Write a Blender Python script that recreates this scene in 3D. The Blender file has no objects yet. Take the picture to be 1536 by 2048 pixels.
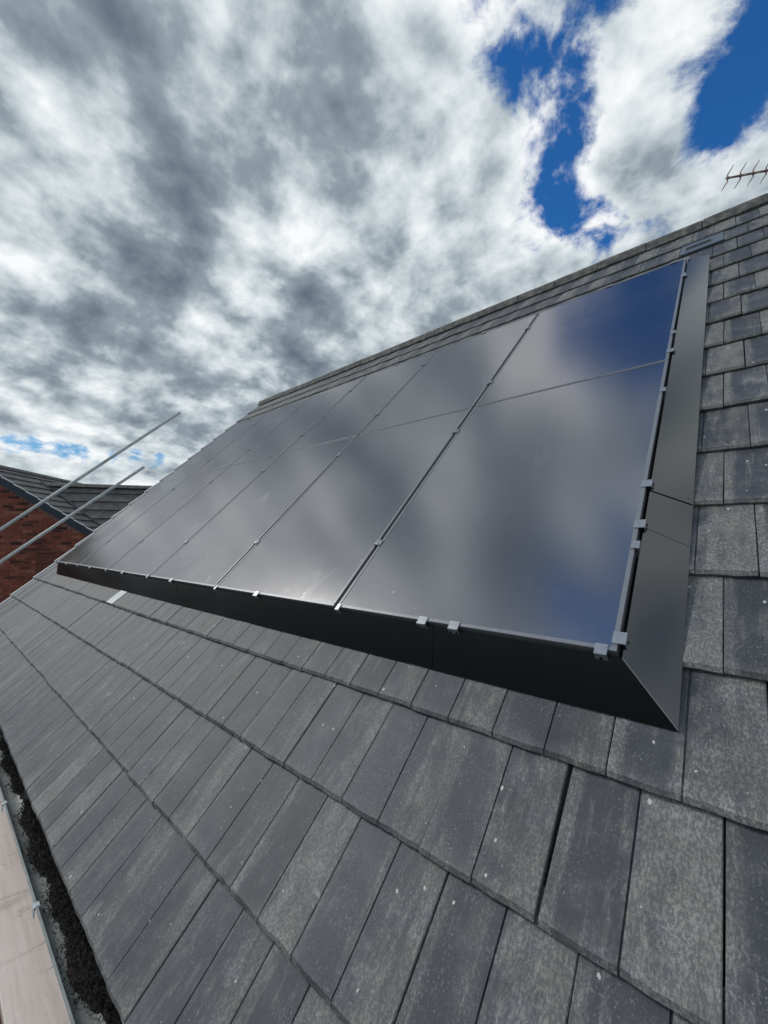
import bpy, math, random
from mathutils import Vector, Matrix
random.seed(11)
R = math.radians
C = bpy.context.scene.collection
Z0 = 6.2                                   # height of the panel corner above the ground
PITCH = R(44.0)

# ------------------------------------------------------------------ camera
RW = [Vector((0.7452771, 0.6667548, 0.0)), Vector((-0.0449473, 0.0502411, -0.9977252)), Vector((-0.6652381, 0.7435818, 0.0674124))]
CW = Vector((0.27336, -1.24325, 0.29492 + Z0))
F_PX = 824.29
cam_d = bpy.data.cameras.new('camera'); cam = bpy.data.objects.new('camera', cam_d); C.objects.link(cam)
cam_d.sensor_fit = 'HORIZONTAL'; cam_d.sensor_width = 36; cam_d.lens = 36 * F_PX / 1536
cam_d.clip_start = 0.02; cam_d.clip_end = 3000
cam.matrix_world = Matrix(((RW[0].x, -RW[1].x, -RW[2].x, CW.x), (RW[0].y, -RW[1].y, -RW[2].y, CW.y), (RW[0].z, -RW[1].z, -RW[2].z, CW.z), (0, 0, 0, 1)))
sc = bpy.context.scene
sc.camera = cam

def sky_dir(px, py):                        # a direction of the sky in world space
    v = RW[0] * ((px - 768) / F_PX) + RW[1] * ((py - 1024) / F_PX) + RW[2]
    return v.normalized()

# ------------------------------------------------------------------ world: sky and cloud cover
SUN = (RW[0] * -.75 + RW[1] * -.60 + RW[2] * .28).normalized()   # upper left, outside the frame
SUN_EL = math.asin(SUN.z); SUN_AZ = math.atan2(SUN.x, SUN.y)
world = bpy.data.worlds.new('World'); sc.world = world; world.use_nodes = True
nt = world.node_tree; nt.nodes.clear()

class G:
    """small node-graph helper"""
    def __init__(s, nt): s.nt = nt
    def n(s, t, **kw):
        o = s.nt.nodes.new(t)
        for k, v in kw.items(): setattr(o, k, v)
        return o
    def put(s, sock, v):
        if isinstance(v, bpy.types.NodeSocket): s.nt.links.new(v, sock)
        elif v is not None: sock.default_value = v
    def m(s, op, a, b=None, c=None, clamp=False):
        o = s.n('ShaderNodeMath', operation=op, use_clamp=clamp)
        s.put(o.inputs[0], a); s.put(o.inputs[1], b)
        if c is not None: s.put(o.inputs[2], c)
        return o.outputs[0]
    def vm(s, op, a, b=None, scale=None):
        o = s.n('ShaderNodeVectorMath', operation=op)
        s.put(o.inputs[0], a); s.put(o.inputs[1], b)
        if scale is not None: s.put(o.inputs['Scale'], scale)
        return o.outputs['Value'] if op in ('DOT_PRODUCT', 'LENGTH', 'DISTANCE') else o.outputs[0]
    def noise(s, vec, scale, detail=6, rough=.55, dist=0, lac=2.0, out=0):
        o = s.n('ShaderNodeTexNoise')
        s.put(o.inputs['Vector'], vec); s.put(o.inputs['Scale'], scale); o.inputs['Detail'].default_value = detail
        o.inputs['Roughness'].default_value = rough; o.inputs['Distortion'].default_value = dist; o.inputs['Lacunarity'].default_value = lac
        return o.outputs[out]
    def mix(s, f, a, b, bt='MIX'):
        o = s.n('ShaderNodeMix', data_type='RGBA', blend_type=bt)
        s.put(o.inputs[0], f); s.put(o.inputs[6], a); s.put(o.inputs[7], b)
        return o.outputs[2]
    def ss(s, v, lo, hi, a=0., b=1.):
        o = s.n('ShaderNodeMapRange', interpolation_type='SMOOTHSTEP')
        s.put(o.inputs[0], v)
        for i, x in enumerate((lo, hi, a, b)): s.put(o.inputs[i + 1], x)
        return o.outputs[0]
    def lin(s, v, lo, hi, a=0., b=1.):
        o = s.n('ShaderNodeMapRange'); s.put(o.inputs[0], v)
        for i, x in enumerate((lo, hi, a, b)): s.put(o.inputs[i + 1], x)
        return o.outputs[0]
    def ramp(s, v, stops, interp='LINEAR'):
        o = s.n('ShaderNodeValToRGB'); o.color_ramp.interpolation = interp
        el = o.color_ramp.elements
        while len(el) < len(stops): el.new(.5)
        for e, (p, c) in zip(el, stops): e.position = p; e.color = (*c, 1)
        s.put(o.inputs[0], v); return o.outputs[0]

class G2(G):
    def noise(s, *a, **k):
        o = super().noise(*a, **k); o.node.noise_dimensions = '2D'; return o
g = G2(nt)
tc = g.n('ShaderNodeTexCoord')
D = g.vm('NORMALIZE', tc.outputs['Generated'])
sep = g.n('ShaderNodeSeparateXYZ'); nt.links.new(D, sep.inputs[0])
dz = g.m('MAXIMUM', sep.outputs[2], 0.0)
inv = g.m('DIVIDE', 1.0, g.m('ADD', dz, .40))
P = g.vm('SCALE', D, scale=g.m('MULTIPLY', inv, 1.45))                                   # the cloud layer overhead
comb = g.vm('MULTIPLY', P, (1, 1, 0))
def blobs(lst):
    acc = None
    for px, py, r, w in lst:
        d = (RW[0] * px[0] + RW[1] * px[1] + RW[2] * px[2]).normalized() if isinstance(px, tuple) else sky_dir(px, py)
        dt = g.vm('DOT_PRODUCT', D, tuple(d))
        e = g.m('EXPONENT', g.m('MULTIPLY', g.m('SUBTRACT', dt, 1.0), 1 / (1 - math.cos(r))))
        acc = g.m('MULTIPLY_ADD', e, w, acc if acc is not None else 0.0)
    return acc
# where the cover is open (negative) or closed (positive)
cover = blobs([(350, 350, .60, .30), (650, 560, .40, .20), (840, 330, .17, .14), (300, 760, .30, .10), (960, 480, .11, .13), (150, -300, .42, .25), ((-.28, -.94, .16), 0, .30, -.40),
               (1110, 200, .12, -.18), (965, 165, .06, -.14), (1130, 430, .075, -.26), (1225, 470, .06, -.24),
               (1430, 190, .10, -.36), (1375, 110, .06, -.08), (1530, 60, .08, -.26), (1130, -400, .25, -.42), (1085, 300, .05, -.05),
               (1315, 290, .060, .24), (1275, 390, .045, .17), (1490, 390, .075, .22), (1400, 440, .05, .16), (1530, 200, .035, .18), (1400, 10, .08, .26), (1200, 130, .06, .20), (1060, 60, .08, .13), (1010, 270, .05, .10), (1250, 290, .05, .05),
               (180, 738, .024, -.27), (130, 745, .015, -.08), (20, 880, .022, -.30), (70, 888, .022, -.34), (120, 895, .022, -.38), (170, 901, .020, -.36), (220, 906, .018, -.34), (270, 911, .018, -.34), (320, 916, .018, -.30), (465, 412, .012, -.22), (600, 748, .016, -.22), (480, 425, .01, -.15)])
def field(p):
    """height of the cloud field over a point of the layer: broad masses, puffs and shreds"""
    w1 = g.noise(p, 1.7, 1, .5, out=1); w2 = g.noise(p, 7.0, 1, .5, out=1)
    pw = g.vm('ADD', p, g.vm('SCALE', g.vm('SUBTRACT', w1, (.5, .5, .5)), scale=.07))
    pw2 = g.vm('ADD', pw, g.vm('SCALE', g.vm('SUBTRACT', w2, (.5, .5, .5)), scale=.018))
    f1 = g.noise(pw, 2.6, 11, .57)
    v = g.n('ShaderNodeTexVoronoi', feature='SMOOTH_F1', normalize=True, voronoi_dimensions='2D'); g.put(v.inputs['Vector'], pw2)
    v.inputs['Scale'].default_value = 5.5; v.inputs['Detail'].default_value = 3; v.inputs['Roughness'].default_value = .55; v.inputs['Smoothness'].default_value = .6
    puff = g.m('SUBTRACT', .38, v.outputs['Distance'])
    return pw2, g.m('ADD', f1, g.m('MULTIPLY', puff, .72))
Pw, f0 = field(comb)
to_sun = Vector((SUN.x, SUN.y, 0)).normalized() * .075
_, fs_ = field(g.vm('ADD', comb, tuple(to_sun)))
wind = g.n('ShaderNodeMapping'); g.put(wind.inputs['Vector'], Pw); wind.inputs['Rotation'].default_value = (0, 0, R(-35)); wind.inputs['Scale'].default_value = (1.0, .85, 1)
n1s = g.noise(wind.outputs[0], 7.0, 9, .66, dist=.2)
c1 = g.m('ADD', g.m('ADD', g.m('ADD', f0, .06), g.m('MULTIPLY_ADD', n1s, .72, -.36)), cover)
dens = g.ss(c1, .40, .66)
# how thick it is: thin cloud glows, thick cloud is grey from below
thick = blobs([(600, 120, .22, .13), (430, 230, .15, .10), (690, 270, .12, .10), (210, 350, .11, .13), (340, 380, .08, .10), (30, 330, .1, .09), (130, 600, .13, .10), (300, 570, .10, .08), (330, 100, .12, .06),
               (600, 640, .09, .12), (330, 780, .10, .05), (60, 740, .1, .06), (760, 60, .1, .03), (660, 560, .1, .05),
               (150, 255, .075, -.30), (60, 205, .05, -.20), (250, 290, .05, -.18), (90, 460, .10, -.16), (560, 430, .11, -.18), (860, 330, .18, -.13), (500, 480, .06, -.08), (800, 560, .10, -.12), (400, 690, .09, -.10),
               (200, 930, .12, -.20), (1320, 300, .12, -.06), (1480, 420, .12, .02), (1000, 480, .16, -.09), (1130, 60, .2, -.06), (150, -130, .28, -.26), (770, -150, .16, -.26), (-150, 720, .2, -.12), ((-.30, -.90, .32), 0, .30, .42)])
n2 = g.noise(g.vm('ADD', Pw, (7.3, 2.1, 0)), 3.4, 10, .58)
relief = g.m('SUBTRACT', fs_, f0)                                 # the side turned from the sun is grey
t = g.m('ADD', g.m('ADD', g.m('MULTIPLY', g.m('SUBTRACT', n2, .5), 1.35), thick), g.m('MULTIPLY', relief, .80))
t = g.m('ADD', t, .445)
t = g.m('MULTIPLY_ADD', g.ss(g.m('ADD', f0, cover), .45, .85), .22, g.m('SUBTRACT', t, .14))
K = 10.0
ccol = g.ramp(t, [(.10, (.95, .97, .98)), (.31, (.66, .725, .76)), (.47, (.45, .52, .56)), (.60, (.29, .345, .39)), (.78, (.20, .245, .295)), (1.0, (.12, .155, .20))], 'LINEAR')
ccol = g.vm('SCALE', ccol, scale=K)
sky = g.n('ShaderNodeTexSky', sky_type='NISHITA')
sky.sun_disc = False; sky.sun_elevation = SUN_EL; sky.sun_rotation = SUN_AZ
sky.altitude = 200; sky.air_density = 1.0; sky.dust_density = .3; sky.ozone_density = 3.0
blue = g.vm('MULTIPLY', sky.outputs[0], g.mix(g.ss(dz, .10, .50), (.42, .68, .78, 1), (.26, .84, 1.38, 1)))
col = g.mix(dens, blue, ccol)
bg = g.n('ShaderNodeBackground'); bg.inputs[1].default_value = .1
nt.links.new(col, bg.inputs[0])
wo = g.n('ShaderNodeOutputWorld'); nt.links.new(bg.outputs[0], wo.inputs[0])
world.cycles.sampling_method = 'MANUAL'; world.cycles.sample_map_resolution = 1024

# ------------------------------------------------------------------ sun behind thin cloud
sd = bpy.data.lights.new('sun', 'SUN'); so = bpy.data.objects.new('sun', sd); C.objects.link(so)
sd.energy = 1.5; sd.angle = R(10); sd.color = (1, .96, .90)
so.rotation_euler = SUN.to_track_quat('Z', 'Y').to_euler(); so.location = (-8, 6, 25)

sc.view_settings.view_transform = 'Standard'; sc.view_settings.look = 'None'
sc.view_settings.exposure = 0; sc.view_settings.gamma = 1; sc.view_settings.use_curve_mapping = False

# ------------------------------------------------------------------ materials
def mat(name, build):
    m = bpy.data.materials.new(name); m.use_nodes = True
    t = m.node_tree; t.nodes.clear()
    gg = G(t); b = gg.n('ShaderNodeBsdfPrincipled'); o = gg.n('ShaderNodeOutputMaterial')
    t.links.new(b.outputs[0], o.inputs[0]); build(gg, b)
    return m
def bump(gg, b, h, strength=.3, dist=.002):
    o = gg.n('ShaderNodeBump'); o.inputs['Strength'].default_value = strength; o.inputs['Distance'].default_value = dist
    gg.put(o.inputs['Height'], h); gg.nt.links.new(o.outputs[0], b.inputs['Normal'])
def co(gg, k='Object'): return gg.n('ShaderNodeTexCoord').outputs[k]
def rnd(gg): return gg.n('ShaderNodeObjectInfo').outputs['Random']
def simple(name, c, rough=.5, metal=0., var=.12, scale=30, bmp=.1, ior=1.5):
    def f(gg, b):
        v = co(gg); n = gg.noise(v, scale, 5, .6)
        k = gg.lin(n, .2, .8, 1 - var, 1 + var)
        gg.put(b.inputs['Base Color'], gg.vm('SCALE', c, scale=k))
        gg.put(b.inputs['Roughness'], gg.lin(n, .2, .8, rough * .9, min(1, rough * 1.12)))
        b.inputs['Metallic'].default_value = metal; b.inputs['IOR'].default_value = ior
        if bmp: bump(gg, b, gg.noise(v, scale * 8, 3, .6), bmp, .001)
    return mat(name, f)

TW = .150                                   # one slate-like half of a tile
def m_tile(gg, b):
    v = co(gg); r = rnd(gg)
    s = gg.n('ShaderNodeSeparateXYZ'); gg.nt.links.new(v, s.inputs[0])
    off = gg.vm('SCALE', (37., 91., 53.), scale=r)
    vo = gg.vm('ADD', v, off)
    hx = gg.m('DIVIDE', gg.m('MODULO', s.outputs[0], TW), TW)              # 0..1 across each half
    half = gg.m('FLOOR', gg.m('DIVIDE', s.outputs[0], TW))
    rh = gg.m('FRACT', gg.m('MULTIPLY', gg.m('ADD', gg.m('MULTIPLY', half, .37), r), 7.31))
    big = gg.noise(vo, 9, 4, .6)
    streak = gg.noise(gg.vm('MULTIPLY', vo, (1, .16, 1)), 30, 5, .6)       # rain runs down the slope
    fib = gg.noise(gg.vm('MULTIPLY', vo, (1, .55, 1)), 190, 6, .74, dist=.15)
    mid = gg.noise(gg.vm('MULTIPLY', vo, (1, .6, 1)), 60, 5, .65)
    wob = gg.m('ADD', gg.m('MULTIPLY_ADD', streak, .7, gg.m('MULTIPLY', big, .35)), gg.m('MULTIPLY_ADD', mid, .5, -.25))
    tx = gg.m('DIVIDE', s.outputs[0], TW * 2)                                # 0..1 across the whole tile
    edge_r = gg.ss(gg.m('ADD', gg.m('ADD', tx, gg.m('ADD', gg.m('MULTIPLY_ADD', rh, .20, -.10), gg.m('MULTIPLY_ADD', r, .30, -.22))), gg.m('MULTIPLY', gg.m('SUBTRACT', wob, .5), 1.05)), .36, .80)
    edge_l = gg.ss(gg.m('ADD', tx, gg.m('MULTIPLY', gg.m('SUBTRACT', wob, .5), .16)), .12, .06)
    low = gg.ss(gg.m('ADD', s.outputs[1], gg.m('MULTIPLY', big, -.05)), .03, -.03)
    w = gg.m('ADD', gg.m('MULTIPLY', edge_r, gg.lin(rh, 0, 1, .60, 1.15)), gg.m('MULTIPLY', edge_l, gg.lin(r, 0, 1, .15, .95)))
    w = gg.m('ADD', w, gg.m('MULTIPLY', low, .45))
    run = gg.noise(gg.vm('MULTIPLY', vo, (1, .07, 1)), 46, 4, .6)
    w = gg.m('ADD', w, gg.m('MULTIPLY', gg.ss(run, .52, .64), gg.ss(big, .36, .56, 0, .55)))
    w = gg.m('ADD', w, gg.m('MULTIPLY', gg.ss(big, .52, .70), .34))
    w = gg.m('MULTIPLY', w, gg.lin(streak, .32, .68, .55, 1.2), clamp=True)
    flake = gg.ss(fib, .44, .60)
    k = gg.m('ADD', gg.m('MULTIPLY', w, gg.lin(flake, 0, 1, .34, 1.08)), gg.m('MULTIPLY', gg.ss(fib, .55, .74), .22), clamp=True)
    dark = gg.mix(gg.lin(big, .3, .7), (.038, .043, .055, 1), (.062, .068, .081, 1))
    dark = gg.vm('SCALE', dark, scale=gg.lin(rh, 0, 1, .82, 1.15))
    lite = gg.mix(gg.ss(gg.noise(vo, 16, 3), .38, .66), (.248, .243, .208, 1), (.272, .274, .266, 1))
    lite = gg.vm('SCALE', lite, scale=gg.lin(gg.m('ADD', gg.noise(gg.vm('MULTIPLY', vo, (1, .35, 1)), 22, 4, .6), gg.m('MULTIPLY', r, .12)), .34, .72, .66, 1.22))
    c = gg.mix(k, dark, lite)
    c = gg.mix(gg.m('MULTIPLY', gg.ss(gg.noise(vo, 420, 2, .6), .55, .70), .42), c, (.045, .048, .05, 1))
    fl = gg.m('MULTIPLY', gg.ss(gg.noise(gg.vm('MULTIPLY', vo, (1, .7, 1)), 230, 4, .62), .56, .66), gg.ss(gg.noise(vo, 12, 3), .36, .62))
    c = gg.mix(gg.m('MULTIPLY', fl, .42), c, (.36, .365, .36, 1))
    c = gg.vm('SCALE', c, scale=gg.lin(gg.noise(vo, 620, 2, .5), .28, .72, .72, 1.28))
    # specks of lichen and bird lime
    vo2 = gg.n('ShaderNodeTexVoronoi'); gg.put(vo2.inputs['Vector'], gg.vm('ADD', gg.vm('MULTIPLY', vo, (1, .75, 1)), gg.vm('SCALE', gg.noise(vo, 160, 3, .6, out=1), scale=.007))); vo2.inputs['Scale'].default_value = 36
    cs = gg.n('ShaderNodeSeparateColor'); gg.nt.links.new(vo2.outputs['Color'], cs.inputs[0])
    rad = gg.m('MULTIPLY', gg.m('POWER', cs.outputs[1], 3.0), .13)
    sp = gg.m('MULTIPLY', gg.m('LESS_THAN', vo2.outputs['Distance'], gg.m('ADD', rad, .035)), gg.m('GREATER_THAN', cs.outputs[0], .66))
    c = gg.mix(gg.m('MULTIPLY', sp, .85), c, (.62, .64, .60, 1))
    drop = gg.m('MULTIPLY', gg.ss(gg.noise(vo, 5.5, 2, .5), .70, .78), gg.ss(gg.noise(vo, 60, 5, .7), .46, .6))
    c = gg.mix(gg.m('MULTIPLY', drop, .55), c, (.48, .50, .50, 1))
    gg.put(b.inputs['Base Color'], c)
    b.inputs['Specular IOR Level'].default_value = .6
    gg.put(b.inputs['Roughness'], gg.lin(k, 0, 1, .58, .85))
    bump(gg, b, gg.m('ADD', gg.m('MULTIPLY', fib, .8), gg.m('MULTIPLY', gg.noise(vo, 500, 3, .6), .5)), .55, .0016)
M = {}
M['tile'] = mat('weathered_tile', m_tile)

def m_ridge(gg, b):
    v = gg.vm('ADD', co(gg), gg.vm('SCALE', (37., 91., 53.), scale=rnd(gg)))
    n = gg.noise(v, 14, 6, .65); f = gg.noise(v, 160, 4, .7)
    c = gg.mix(gg.ss(gg.m('ADD', n, gg.m('MULTIPLY', gg.m('SUBTRACT', f, .5), .6)), .40, .70), (.070, .072, .070, 1), (.21, .205, .17, 1))
    gg.put(b.inputs['Base Color'], c); b.inputs['Roughness'].default_value = .85; bump(gg, b, f, .5, .002)
M['ridge'] = mat('weathered_ridge', m_ridge)

def m_glass(gg, b):
    v = gg.vm('ADD', co(gg), gg.vm('SCALE', (37., 91., 53.), scale=rnd(gg)))
    base = (.0065, .0075, .011, 1)
    dust = gg.ss(gg.noise(v, 2.2, 5, .6), .42, .75)
    smear = gg.m('MULTIPLY', gg.ss(gg.noise(gg.vm('MULTIPLY', v, (1, .55, 1)), 7, 6, .62, dist=1.2), .54, .74), gg.ss(gg.noise(v, 1.6, 2), .42, .60))
    fine = gg.noise(v, 900, 2, .5)
    vo = gg.n('ShaderNodeTexVoronoi'); gg.put(vo.inputs['Vector'], gg.vm('ADD', v, gg.vm('SCALE', gg.noise(v, 90, 2, out=1), scale=.006))); vo.inputs['Scale'].default_value = 21
    cs = gg.n('ShaderNodeSeparateColor'); gg.nt.links.new(vo.outputs['Color'], cs.inputs[0])
    spot = gg.m('MULTIPLY', gg.m('LESS_THAN', vo.outputs['Distance'], gg.m('MULTIPLY', cs.outputs[1], .085)), gg.m('GREATER_THAN', cs.outputs[0], .70))
    d = gg.m('ADD', gg.m('MULTIPLY', dust, .025), gg.m('MULTIPLY', smear, .07))
    d = gg.m('ADD', d, gg.m('MULTIPLY', spot, .22))
    gg.put(b.inputs['Base Color'], gg.mix(d, base, (.20, .26, .34, 1)))
    gg.put(b.inputs['Roughness'], gg.m('ADD', gg.lin(fine, .3, .7, .15, .20), gg.m('MULTIPLY', d, .8)))
    b.inputs['IOR'].default_value = 4.1
    b.inputs['Specular Tint'].default_value = (1.0, .97, .99, 1)
    bump(gg, b, fine, .10, .0004)
M['glass'] = mat('black_panel_glass', m_glass)
M['frame'] = simple('black_anodised_frame', (.26, .27, .285), .34, .35, .10, 60, .05)
M['skirt'] = simple('black_coated_sheet', (.0022, .0025, .0034), .16, .0, .15, 6, .04, 1.95)
M['clip'] = simple('grey_coated_clip', (.36, .375, .40), .36, .55, .12, 80, .08)
M['screw'] = simple('dark_screw', (.05, .045, .042), .4, .8)
M['alu'] = simple('mill_aluminium', (.42, .44, .46), .35, .9, .12, 60, .08)
M['ventmetal'] = simple('blue_grey_sheet', (.15, .185, .215), .45, .3, .18, 30, .1)
M['leadgrey'] = simple('pale_zinc_strip', (.50, .54, .54), .5, .1, .2, 40, .1)
M['underlay'] = simple('dark_underlay', (.03, .03, .032), .9)
M['gutter'] = simple('grey_gutter_plastic', (.27, .29, .28), .45, 0, .35, 14, .1)
M['verge'] = simple('pale_verge_plastic', (.78, .78, .76), .5, 0, .10, 20, .05)
M['moss'] = simple('dry_black_moss', (.020, .018, .015), 1.0, 0, .7, 60, .3)
M['antenna'] = simple('weathered_antenna_metal', (.30, .19, .175), .6, .1, .3, 60, .1)

def m_tube(gg, b):
    v = co(gg); n = gg.noise(v, 26, 6, .65); s = gg.noise(gg.vm('MULTIPLY', v, (1, 1, .06)), 60, 4, .6)
    c = gg.mix(gg.ss(n, .35, .7), (.46, .50, .48, 1), (.62, .65, .62, 1))
    c = gg.mix(gg.m('MULTIPLY', gg.ss(s, .52, .7), .5), c, (.20, .22, .22, 1))
    sx = gg.n('ShaderNodeSeparateXYZ'); gg.nt.links.new(v, sx.inputs[0])
    red = gg.m('MULTIPLY', gg.ss(gg.noise(gg.vm('MULTIPLY', v, (1, 1, .4)), 7.5, 3, .5), .63, .69), .6)
    c = gg.mix(red, c, (.40, .16, .12, 1))
    gg.put(b.inputs['Base Color'], c); gg.put(b.inputs['Metallic'], .05); gg.put(b.inputs['Roughness'], gg.lin(n, .3, .7, .42, .62)); bump(gg, b, n, .2, .001)
M['tube'] = mat('galvanised_tube', m_tube)

def m_board(gg, b):
    v = co(gg)
    gr = gg.noise(gg.vm('MULTIPLY', v, (.05, 1, 1)), 55, 6, .6, dist=.1)
    st = gg.noise(gg.vm('MULTIPLY', v, (1, .30, 1)), 9, 6, .62, dist=.3)
    c = gg.mix(gg.lin(gr, .3, .7), (.66, .545, .48, 1), (.80, .71, .65, 1))
    c = gg.mix(gg.m('MULTIPLY', gg.ss(st, .56, .72), .55), c, (.30, .235, .20, 1))
    crack = gg.ss(gg.m('ABSOLUTE', gg.m('SUBTRACT', gg.noise(gg.vm('MULTIPLY', v, (1, .12, 1)), 7, 4, .6, dist=.5), .5)), .012, .0)
    c = gg.mix(gg.m('MULTIPLY', crack, gg.m('MULTIPLY', gg.ss(gg.noise(v, 14, 3), .5, .62), .75)), c, (.16, .12, .10, 1))
    c = gg.mix(gg.m('MULTIPLY', gg.ss(gg.noise(v, 60, 4), .6, .75), .4), c, (.34, .30, .28, 1))
    gg.put(b.inputs['Base Color'], c); b.inputs['Roughness'].default_value = .8; bump(gg, b, gr, .4, .002)
M['board'] = mat('bleached_scaffold_board', m_board)

def m_brick(gg, b):
    v = gg.n('ShaderNodeNewGeometry').outputs['Position']; r = rnd(gg)
    c = gg.ramp(r, [(0, (.030, .014, .013)), (.10, (.075, .024, .018)), (.22, (.150, .040, .026)), (.6, (.185, .052, .032)), (.9, (.225, .068, .042)), (1, (.24, .10, .07))])
    n = gg.noise(v, 22, 5, .65)
    c = gg.vm('SCALE', c, scale=gg.lin(n, .25, .75, 1.05, 1.75))
    gg.put(b.inputs['Base Color'], c); b.inputs['Roughness'].default_value = .9; bump(gg, b, gg.noise(v, 120, 4), .5, .003)
M['brick'] = mat('red_brick', m_brick)
M['mortar'] = simple('brown_mortar', (.26, .155, .115), .95, 0, .25, 18, .3)
def m_brickwall(gg, b):
    v = co(gg); t = gg.n('ShaderNodeTexBrick'); s = gg.n('ShaderNodeSeparateXYZ'); gg.nt.links.new(v, s.inputs[0])
    cb = gg.n('ShaderNodeCombineXYZ'); gg.put(cb.inputs[0], gg.m('ADD', s.outputs[0], s.outputs[1])); gg.put(cb.inputs[1], s.outputs[2]); gg.put(t.inputs['Vector'], cb.outputs[0])
    t.inputs['Scale'].default_value = 1; t.inputs['Brick Width'].default_value = .225; t.inputs['Row Height'].default_value = .075; t.inputs['Mortar Size'].default_value = .006
    t.inputs['Color1'].default_value = (.19, .053, .032, 1); t.inputs['Color2'].default_value = (.10, .03, .022, 1); t.inputs['Mortar'].default_value = (.15, .085, .062, 1)
    gg.put(b.inputs['Base Color'], t.outputs[0]); b.inputs['Roughness'].default_value = .9; bump(gg, b, gg.m('SUBTRACT', 1.0, t.outputs[1]), .5, .006)
M['brickwall'] = mat('red_brick_wall', m_brickwall)
def m_fartile(gg, b):
    v = gg.n('ShaderNodeNewGeometry').outputs['Position']; r = rnd(gg)
    n = gg.noise(v, 5, 6, .65); n2 = gg.noise(v, 40, 4, .6)
    c = gg.mix(gg.ss(gg.m('MULTIPLY_ADD', n2, .4, n), .50, .95), (.070, .066, .068, 1), (.165, .152, .138, 1))
    c = gg.vm('SCALE', c, scale=gg.lin(r, 0, 1, .85, 1.12))
    gg.put(b.inputs['Base Color'], c); b.inputs['Roughness'].default_value = .85; bump(gg, b, n2, .4, .004)
M['fartile'] = mat('far_roof_tile', m_fartile)
M['barge'] = simple('navy_painted_barge_board', (.020, .030, .048), .5, 0, .2, 12, .1)
M['valley'] = simple('dark_valley_lining', (.05, .056, .062), .6)
def m_ground(gg, b):
    v = co(gg); n = gg.noise(v, .25, 8, .65); f = gg.noise(v, 6, 5, .7)
    c = gg.mix(gg.ss(n, .4, .6), (.030, .030, .028, 1), (.042, .042, .038, 1)); c = gg.vm('SCALE', c, scale=gg.lin(f, .2, .8, .7, 1.3))
    gg.put(b.inputs['Base Color'], c); b.inputs['Roughness'].default_value = .95; b.inputs['Specular IOR Level'].default_value = .1; bump(gg, b, f, .5, .03)
M['ground'] = mat('dark_yard_surface', m_ground)

# ------------------------------------------------------------------ mesh helpers
class MB:
    def __init__(s): s.v = []; s.f = []
    def add(s, vs, fs):
        o = len(s.v); s.v += [tuple(x) for x in vs]; s.f += [tuple(i + o for i in f) for f in fs]; return s
    def box(s, x0, x1, y0, y1, z0, z1, c=0.0):
        if c <= 0:
            vs = [(x, y, z) for z in (z0, z1) for y in (y0, y1) for x in (x0, x1)]
            return s.add(vs, [(0, 2, 3, 1), (4, 5, 7, 6), (0, 1, 5, 4), (2, 6, 7, 3), (0, 4, 6, 2), (1, 3, 7, 5)])
        # top edges chamfered
        lo = [(x0, y0, z0), (x1, y0, z0), (x1, y1, z0), (x0, y1, z0)]
        mi = [(x, y, z1 - c) for x, y, _ in lo]
        hi = [(x0 + c, y0 + c, z1), (x1 - c, y0 + c, z1), (x1 - c, y1 - c, z1), (x0 + c, y1 - c, z1)]
        fs = [(3, 2, 1, 0), (8, 9, 10, 11)]
        for k in (0, 4):
            for i in range(4): j = (i + 1) % 4; fs.append((k + i, k + j, k + 4 + j, k + 4 + i))
        return s.add(lo + mi + hi, fs)
    def hexa(s, b, t):                                   # four bottom and four top corners, counter-clockwise from above
        return s.add(list(b) + list(t), [(3, 2, 1, 0), (4, 5, 6, 7)] + [(i, (i + 1) % 4, 4 + (i + 1) % 4, 4 + i) for i in range(4)])
    def tube(s, pts, r, n=10, caps=True, r1=None):
        pts = [Vector(p) for p in pts]; L = len(pts); rings = []
        up = None
        for i, p in enumerate(pts):
            d = (pts[min(i + 1, L - 1)] - pts[max(i - 1, 0)]).normalized()
            a = d.orthogonal().normalized() if up is None else (up - d * up.dot(d)).normalized()
            up = a; b_ = d.cross(a)
            rr = r if r1 is None else r + (r1 - r) * i / (L - 1)
            rings.append([p + (a * math.cos(2 * math.pi * k / n) + b_ * math.sin(2 * math.pi * k / n)) * rr for k in range(n)])
        vs = [v for ring in rings for v in ring]; fs = []
        for i in range(L - 1):
            for k in range(n): fs.append((i * n + k, i * n + (k + 1) % n, (i + 1) * n + (k + 1) % n, (i + 1) * n + k))
        if caps: fs += [tuple(reversed(range(n))), tuple(range((L - 1) * n, L * n))]
        return s.add(vs, fs)
    def mesh(s, name, m, smooth=False):
        me = bpy.data.meshes.new(name); me.from_pydata(s.v, [], s.f); me.materials.append(m)
        if smooth: me.polygons.foreach_set('use_smooth', [True] * len(me.polygons))
        me.update(); return me
def link(name, me, parent=None, loc=(0, 0, 0), rot=(0, 0, 0)):
    o = bpy.data.objects.new(name, me); C.objects.link(o); o.location = loc; o.rotation_euler = rot
    if parent: o.parent = parent
    return o
def obj(name, mb, m, parent=None, loc=(0, 0, 0), rot=(0, 0, 0), smooth=False): return link(name, mb.mesh(name, m, smooth), parent, loc, rot)
def tag(o, label=None, cat=None, group=None, kind=None):
    for k, v in (('label', label), ('category', cat), ('group', group), ('kind', kind)):
        if v: o[k] = v
    return o
def empty(name, loc, rot=(0, 0, 0)):
    o = bpy.data.objects.new(name, None); C.objects.link(o); o.location = loc; o.rotation_euler = rot; o.empty_display_size = .2
    return o
cA, sA = math.cos(PITCH), math.sin(PITCH)
def rp(u, v, n=0.0): return Vector((u, v * cA - n * sA, v * sA + n * cA + Z0))   # roof coordinates: along the eave, up the slope, out of it
ROT = (PITCH, 0, 0)

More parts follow.
